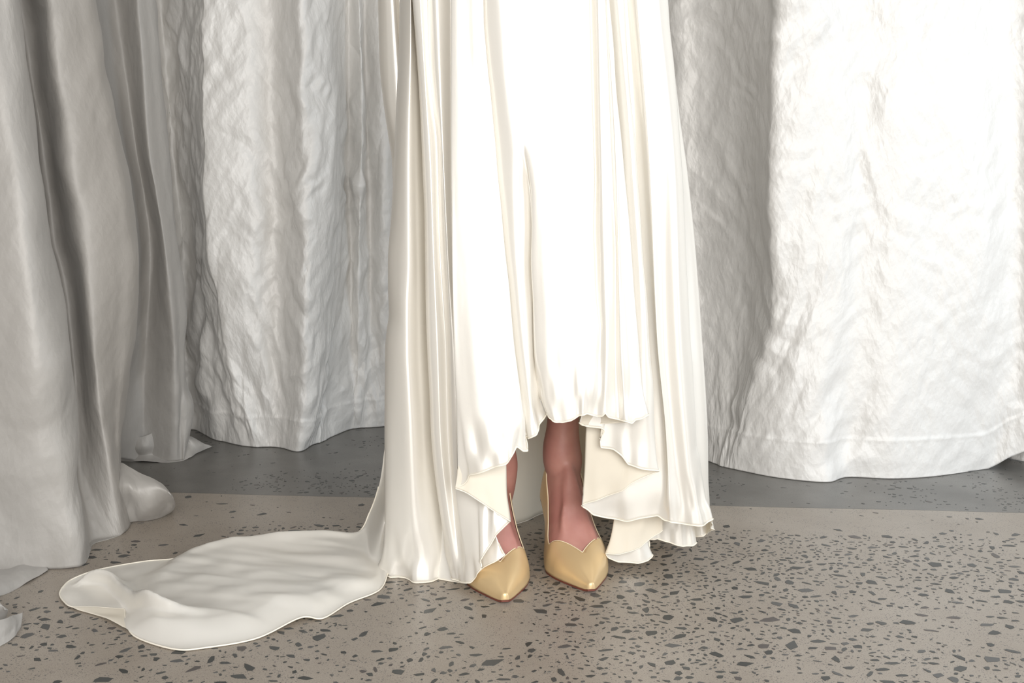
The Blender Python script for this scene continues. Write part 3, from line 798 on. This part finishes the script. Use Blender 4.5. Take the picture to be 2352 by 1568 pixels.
wt = smooth01((su - 9.6) / 3.4)[:, None, None]
T = T + dt[None] * wt
ridge = station([(168, 1352, Z, .0), (195, 1342, Z, .0), (230, 1340, Z, .0), (268, 1348, Z, .0), (292, 1368, Z, .0), (322, 1396, Z, .0), (365, 1423, Z, .0), (420, 1438, Z, .0), (480, 1440, Z, .0)])
rc = cr(ridge, np.linspace(0, 8, 90))
D2 = np.min((T[:, :, None, 0] - rc[None, None, :, 0]) ** 2 + (T[:, :, None, 1] - rc[None, None, :, 1]) ** 2, axis=2)
fl = smooth01((su - 3.2) / 1.5)[:, None]
vv = v[None, :]
edge = smooth01(vv / .10) * smooth01((1 - vv) / .10) * smooth01((13 - su[:, None]) / .8)
X_, Y_ = T[..., 0], T[..., 1]
c1 = station([(540, 1252, Z, 0), (450, 1275, Z, 0), (385, 1300, Z, 0), (345, 1325, Z, 0), (315, 1352, Z, 0), (300, 1385, Z, 0), (300, 1490, Z, 0)])
xc = np.interp(Y_, c1[::-1, 1], c1[::-1, 0])
plate = smooth01((X_ - xc + .01) / .05) * smooth01(vv / .06) * smooth01((1 - vv) / .16)
A2 = np.argmin((T[:, :, None, 0] - rc[None, None, :, 0]) ** 2 + (T[:, :, None, 1] - rc[None, None, :, 1]) ** 2, axis=2) / 89.0
taper = smooth01(A2 / .30) * smooth01((1 - A2) / .30)
T[..., 1] -= fl * .010 * np.exp(-D2 / .012 ** 2) * taper
T[..., 0] -= fl * .006 * np.exp(-D2 / .012 ** 2) * taper
hgt = fl * (.023 * np.exp(-D2 / .0092 ** 2) * taper
            + plate * (.014 + .007 * noise2(X_ / .20 + 3, (Y_ + .22 * X_) / .055, 23) + .0022 * noise2(X_ / .16, (Y_ + .25 * X_) / .022, 24))
            + edge * .0025 * noise2(X_ / .05, Y_ / .03, 27))
hgt += fl * .006 * np.exp(-((vv - .05) / .05) ** 2) * smooth01((9.5 - su[:, None]) / 2)      # puffed roll along the back edge
T[..., 2] += hgt
swell = (1 - fl) * .012 * np.sin(vv * math.pi * 3.0 + .4) * smooth01(su / .8)[:, None]
T[..., 1] += swell
T[..., 2] = np.maximum(T[..., 2], .0016)
tr = gpart(grid_obj('train', T, (SATIN, CREPE), gown, .0008, -1.0, 1, True))
tr['label'] = 'pale satin train pooled on the concrete floor'
ring = np.concatenate([T[::1, 0][40:], T[-1, 1:], T[::-1, -1][1:-30]])
t = tube('rolled_hem', ring, .0012, THREAD, tr); parent_world(t, tr)

# ------------------------------------------------------------------ feet, legs, shoes
SKIN = Nt('skin')
tc = SKIN.n('ShaderNodeTexCoord'); nz = SKIN.n('ShaderNodeTexNoise', Scale=22.0, Detail=4.0); SKIN.l(tc.outputs['Object'], nz.inputs['Vector'])
r_ = SKIN.ramp(nz.outputs['Fac'], [(.3, (.44, .195, .165, 1)), (.7, (.54, .275, .225, 1))]); SKIN.l(r_.outputs['Color'], SKIN.b.inputs['Base Color'])
SKIN.b.inputs['Roughness'].default_value = .5
SKIN.b.inputs['Subsurface Weight'].default_value = .12
SKIN.b.inputs['Subsurface Radius'].default_value = (.008, .003, .002)
SKIN = SKIN.m
GOLD = mat_satin('gold_shoe_satin', (.76, .555, .30, 1), .33, .5, bump=.03, transl=0, metal=.35)
PIPE = mat_plain('pale_shoe_piping', (.86, .74, .52, 1), .45)
SOLE = mat_plain('red_brown_sole', (.16, .045, .028, 1), .5)
INS = mat_plain('tan_insole', (.50, .35, .20, 1), .6)

UU = [0, .03, .08, .15, .22, .30, .40, .50, .60, .72, .85, .94, 1.0]
WW = [.0030, .0070, .0145, .0245, .0340, .0420, .0475, .0450, .0390, .0340, .0340, .0300, .0090]
HH = [.0070, .0120, .0185, .0270, .0345, .0430, .0560, .0730, .0930, .1050, .0960, .0720, .0560]
ZZ = [.0060, .0040, .0035, .0035, .0035, .0035, .0050, .0150, .0360, .0640, .0860, .0900, .0905]
def Wf(u): return pchip(u, UU, WW)
def Hf(u): return pchip(u, UU, HH)
def Zf(u): return pchip(u, UU, ZZ)
TLu = [0, .26, .27, .30, .345, .40, .50, .62, .75, .88, 1.0]
def top_angle(u):
    ht = pchip(u, [.33, .40, .50, .62, .75, .88, 1.0], [.036, .036, .033, .034, .042, .052, .052])
    a = np.arcsin(np.clip(ht / Hf(u), .05, 1) ** (1 / zex(u)))
    f = np.clip((u - .238) / .21, 0, 1)
    v_ = np.arccos(np.clip(f ** 1.05, 0, 1) ** (1 / xex(u)))
    return np.where(u < .238, math.pi / 2, np.maximum(v_, a))
L = .228
def xex(u): return .64 + .42 * smooth01((np.asarray(u) - .40) / .2)
def zex(u): return 0.92 + .43 * smooth01((np.asarray(u) - .34) / .28)
def foot_point(u, phi, side, grow=0.0, bend=0.0):
    c = np.cos(phi); s_ = np.sin(phi)
    x = side * (Wf(u) + grow) * np.abs(c) ** xex(u)
    z = Zf(u) + (Hf(u) + grow) * np.abs(s_) ** zex(u)
    x = x + .006 * np.sin(np.clip(u / .45, 0, 1) * math.pi) * bend       # toes lean to the inner side
    return np.stack([x, u * L + 0 * x, z], -1)

def place(pts, tipx, tipy, ang):
    c, s_ = math.cos(ang), math.sin(ang)
    q = np.array(pts, float)
    x, y = q[..., 0].copy(), q[..., 1].copy()
    q[..., 0] = tipx + x * c - y * s_; q[..., 1] = tipy + x * s_ + y * c
    return q

def make_shoe(tip_px, ang, bend, label):
    tp = PF(*tip_px); e = empty('court_shoe', (tp[0], tp[1], 0), label, 'shoe', None)
    put = lambda q: place(q, tp[0], tp[1], ang) - np.array([tp[0], tp[1], 0])
    nu_, nf = 110, 22
    u = np.concatenate([np.linspace(0, .215, 32), np.linspace(.22, .55, 64), np.linspace(.558, 1, 36)])
    verts, faces = [], []
    for side in (1, -1):
        ta = top_angle(u)
        ph = ta[:, None] * np.linspace(0, 1, nf)[None]
        g = put(foot_point(u[:, None] + 0 * ph, ph, side, .0016, bend))
        b = len(verts); verts += [tuple(p) for p in g.reshape(-1, 3)]
        for i in range(len(u) - 1):
            for j in range(nf - 1):
                a0 = b + i * nf + j
                q = (a0, a0 + nf, a0 + nf + 1, a0 + 1)
                faces.append(q if side > 0 else q[::-1])
        if side > 0: right = g
        else: left = g
    b2 = len(right.reshape(-1, 3)); n_ = len(u)
    for j in range(nf - 1):                                            # close the back seam and the toe
        a0 = (n_ - 1) * nf + j
        faces.append((a0, b2 + a0, b2 + a0 + 1, a0 + 1))
        faces.append((j, j + 1, b2 + j + 1, b2 + j))
    me = bpy.data.meshes.new('upper'); me.from_pydata(verts, [], faces)
    bm = bmesh.new(); bm.from_mesh(me); bmesh.ops.remove_doubles(bm, verts=bm.verts, dist=.0003)
    bmesh.ops.recalc_face_normals(bm, faces=bm.faces)
    bm.to_mesh(me); bm.free(); me.materials.append(GOLD); me.materials.append(INS)
    me.polygons.foreach_set('use_smooth', [True] * len(me.polygons))
    ul = me.uv_layers.new(name='UVMap')
    co = np.empty(len(me.vertices) * 3); me.vertices.foreach_get('co', co); co = co.reshape(-1, 3)
    li = np.empty(len(me.loops), int); me.loops.foreach_get('vertex_index', li)
    ul.data.foreach_set('uv', co[li][:, :2].ravel())
    up = link(bpy.data.objects.new('upper', me), e); up['label'] = 'pale gold satin upper with pointed toe'
    sd = up.modifiers.new('thickness', 'SOLIDIFY'); sd.thickness = .0012; sd.offset = 1; sd.material_offset = 0
    # piping on the topline
    iv = np.argmax(u > .238)
    line = np.concatenate([left[iv:, -1][::-1], right[iv:, -1]])
    tube('piping', line + [0, 0, .0008], .0009, PIPE, e)
    # sole
    us = np.linspace(0, 1, 60); vs2, fs = [], []
    th = np.where(us < .42, .0032, .0032)
    for k, (dz, gw) in enumerate(((-.0002, .0018), (-.0034, .0022))):
        for side in (1, -1):
            g = foot_point(us, 0 * us, side, gw, bend); g[:, 2] += dz
            g[:, 2] = np.maximum(g[:, 2], .0004)
            vs2.append(put(g))
    n_ = 60; V = np.concatenate(vs2)
    for i in range(n_ - 1):
        fs += [(i, i + 1, n_ + i + 1, n_ + i), (2 * n_ + i, 3 * n_ + i, 3 * n_ + i + 1, 2 * n_ + i + 1),
               (i, 2 * n_ + i, 2 * n_ + i + 1, i + 1), (n_ + i, n_ + i + 1, 3 * n_ + i + 1, 3 * n_ + i)]
    fs += [(0, n_, 3 * n_, 2 * n_), (n_ - 1, 3 * n_ - 1, 4 * n_ - 1, 2 * n_ - 1)]
    so = mesh_obj('sole', V, fs, (SOLE,), e, False); so['label'] = 'thin red-brown sole'
    # slim heel
    hv, hf = [], []
    prof = [(.088, .026, .030, .90), (.075, .021, .026, .91), (.05, .012, .015, .925), (.025, .0075, .009, .935), (.0005, .006, .007, .94)]
    for z, a, b, uc in prof:
        ring_ = np.array([[a * math.cos(2 * math.pi * k / 14), uc * L + b * math.sin(2 * math.pi * k / 14), z] for k in range(14)])
        hv.append(put(ring_))
    for i in range(len(prof) - 1):
        for k in range(14):
            hf.append((i * 14 + k, (i + 1) * 14 + k, (i + 1) * 14 + (k + 1) % 14, i * 14 + (k + 1) % 14))
    hf += [tuple(range(14)), tuple(range(56, 70))[::-1]]
    mesh_obj('heel', np.concatenate(hv), hf, (GOLD,), e)
    return tp

ANG_L, ANG_R = math.radians(8), math.radians(10)
tl = make_shoe((1160, 1386), ANG_L, 0.0, 'pale gold satin pointed court shoe half under the hem flounce')
trr = make_shoe((1358, 1361), ANG_R, 0.0, 'pale gold satin pointed court shoe with bare instep fully in view')

def loft(rings):
    R = np.stack(rings); n, m = R.shape[:2]; V = R.reshape(-1, 3); F = []
    for i in range(n - 1):
        for k in range(m):
            F.append((i * m + k, i * m + (k + 1) % m, (i + 1) * m + (k + 1) % m, (i + 1) * m + k))
    F += [tuple(range(m))[::-1], tuple((n - 1) * m + k for k in range(m))]
    return V, F
body_v, body_f = [], []
def add(V, F):
    b = len(body_v); body_v.extend(tuple(p) for p in V); body_f.extend(tuple(i + b for i in f) for f in F)
def make_leg(tp, ang, bend, ankle, leg, tend):
    # foot: rings from toe to heel inside the shoe
    rings = []
    m = 40
    for u in np.linspace(.06, .985, 48):
        th = np.linspace(0, 2 * math.pi, m, endpoint=False)
        up = np.sin(th) >= 0
        g = foot_point(np.full(m, u), np.abs(np.where(up, th, 0)), 1.0, .0, bend)
        w = float(Wf(np.array([u]))[0]) - .0002
        c = np.cos(th)
        x = np.sign(c) * w * np.abs(c) ** float(xex(u))
        z = float(Zf(np.array([u]))[0]) + .0015 + np.where(up, (float(Hf(np.array([u]))[0]) - .0002) * np.abs(np.sin(th)) ** float(zex(u)), -.0005 * np.abs(np.sin(th)))
        if tend:
            for k, a in enumerate((-.62, -.30, .02, .36, .68)):          # extensor tendons fan to the toes
                cx = a * w * (1.0 if u < .3 else max(.25, 1 - (u - .3) * 2.0))
                z = z + .020 * np.exp(-((x - cx) / .0042) ** 2) * up * max(0, 1 - abs(u - .48) / .22) * float(smooth01(np.array([(u - .30) / .12]))[0])
        x = x + .006 * math.sin(min(u / .45, 1) * math.pi) * bend
        rings.append(place(np.stack([x, np.full(m, u * L), z], -1), tp[0], tp[1], ang))
    add(*loft(rings))
    rings = []
    ks = np.array([[*a] for a in leg], float)          # x, y, z, rx, ry
    for q in cr(ks, np.linspace(0, len(ks) - 1, 60)):
        th = np.linspace(0, 2 * math.pi, m, endpoint=False)
        rings.append(np.stack([q[0] + q[3] * np.cos(th), q[1] + q[4] * np.sin(th), np.full(m, q[2])], -1))
    add(*loft(rings))
def lx(px, Y, z):
    d = (Y - CAM_Y) * CP + (CAM_H - z) * SP
    return (px - W / 2) / FPX * d
# right-hand leg of the picture
def leg_chain(px, y0):
    ch = []
    for k, (z, dy, rx, ry) in enumerate(((.065, .035, .018, .022), (.095, .022, .025, .034), (.125, .010, .0285, .039), (.155, .004, .0325, .041), (.182, .002, .0300, .0385), (.215, .0, .0262, .0345),
                          (.255, -.002, .0280, .0365), (.33, .006, .042, .050), (.41, .006, .050, .056), (.51, -.012, .049, .054), (.65, -.02, .062, .066), (.81, -.02, .078, .080), (.95, -.02, .085, .09))):
        ch.append((lx(px[k], y0 + dy, z), y0 + dy, z, rx, ry))
    return ch
make_leg(trr, ANG_R, 0, None, leg_chain([1285, 1291, 1293, 1292, 1290, 1293, 1296, 1302, 1305, 1312, 1318, 1322, 1322], .138), True)
make_leg(tl, ANG_L, 0, None, leg_chain([1141, 1143, 1145, 1143, 1141, 1141, 1141, 1142, 1143, 1145, 1145, 1145, 1145], .100), True)
# hips, above the frame's upper edge under the gown
rings = []
cx = lx(1234, .1, .95)
for z, rx, ry in ((.88, .10, .06), (.90, .15, .085), (.95, .165, .095), (1.02, .15, .09), (1.10, .13, .08), (1.16, .125, .078)):
    th = np.linspace(0, 2 * math.pi, 40, endpoint=False)
    rings.append(np.stack([cx + rx * np.cos(th), .105 + ry * np.sin(th), np.full(40, z)], -1))
add(*loft(rings))
per = mesh_obj('person', np.array(body_v), body_f, (SKIN,), None)
rm = per.modifiers.new('fuse', 'REMESH'); rm.mode = 'VOXEL'; rm.voxel_size = .0026; rm.use_smooth_shade = True
sm = per.modifiers.new('soften', 'SMOOTH'); sm.iterations = 11; sm.factor = .5
tag(per, 'person standing in gold heels, bare ankles and insteps below the gown hem', 'person')
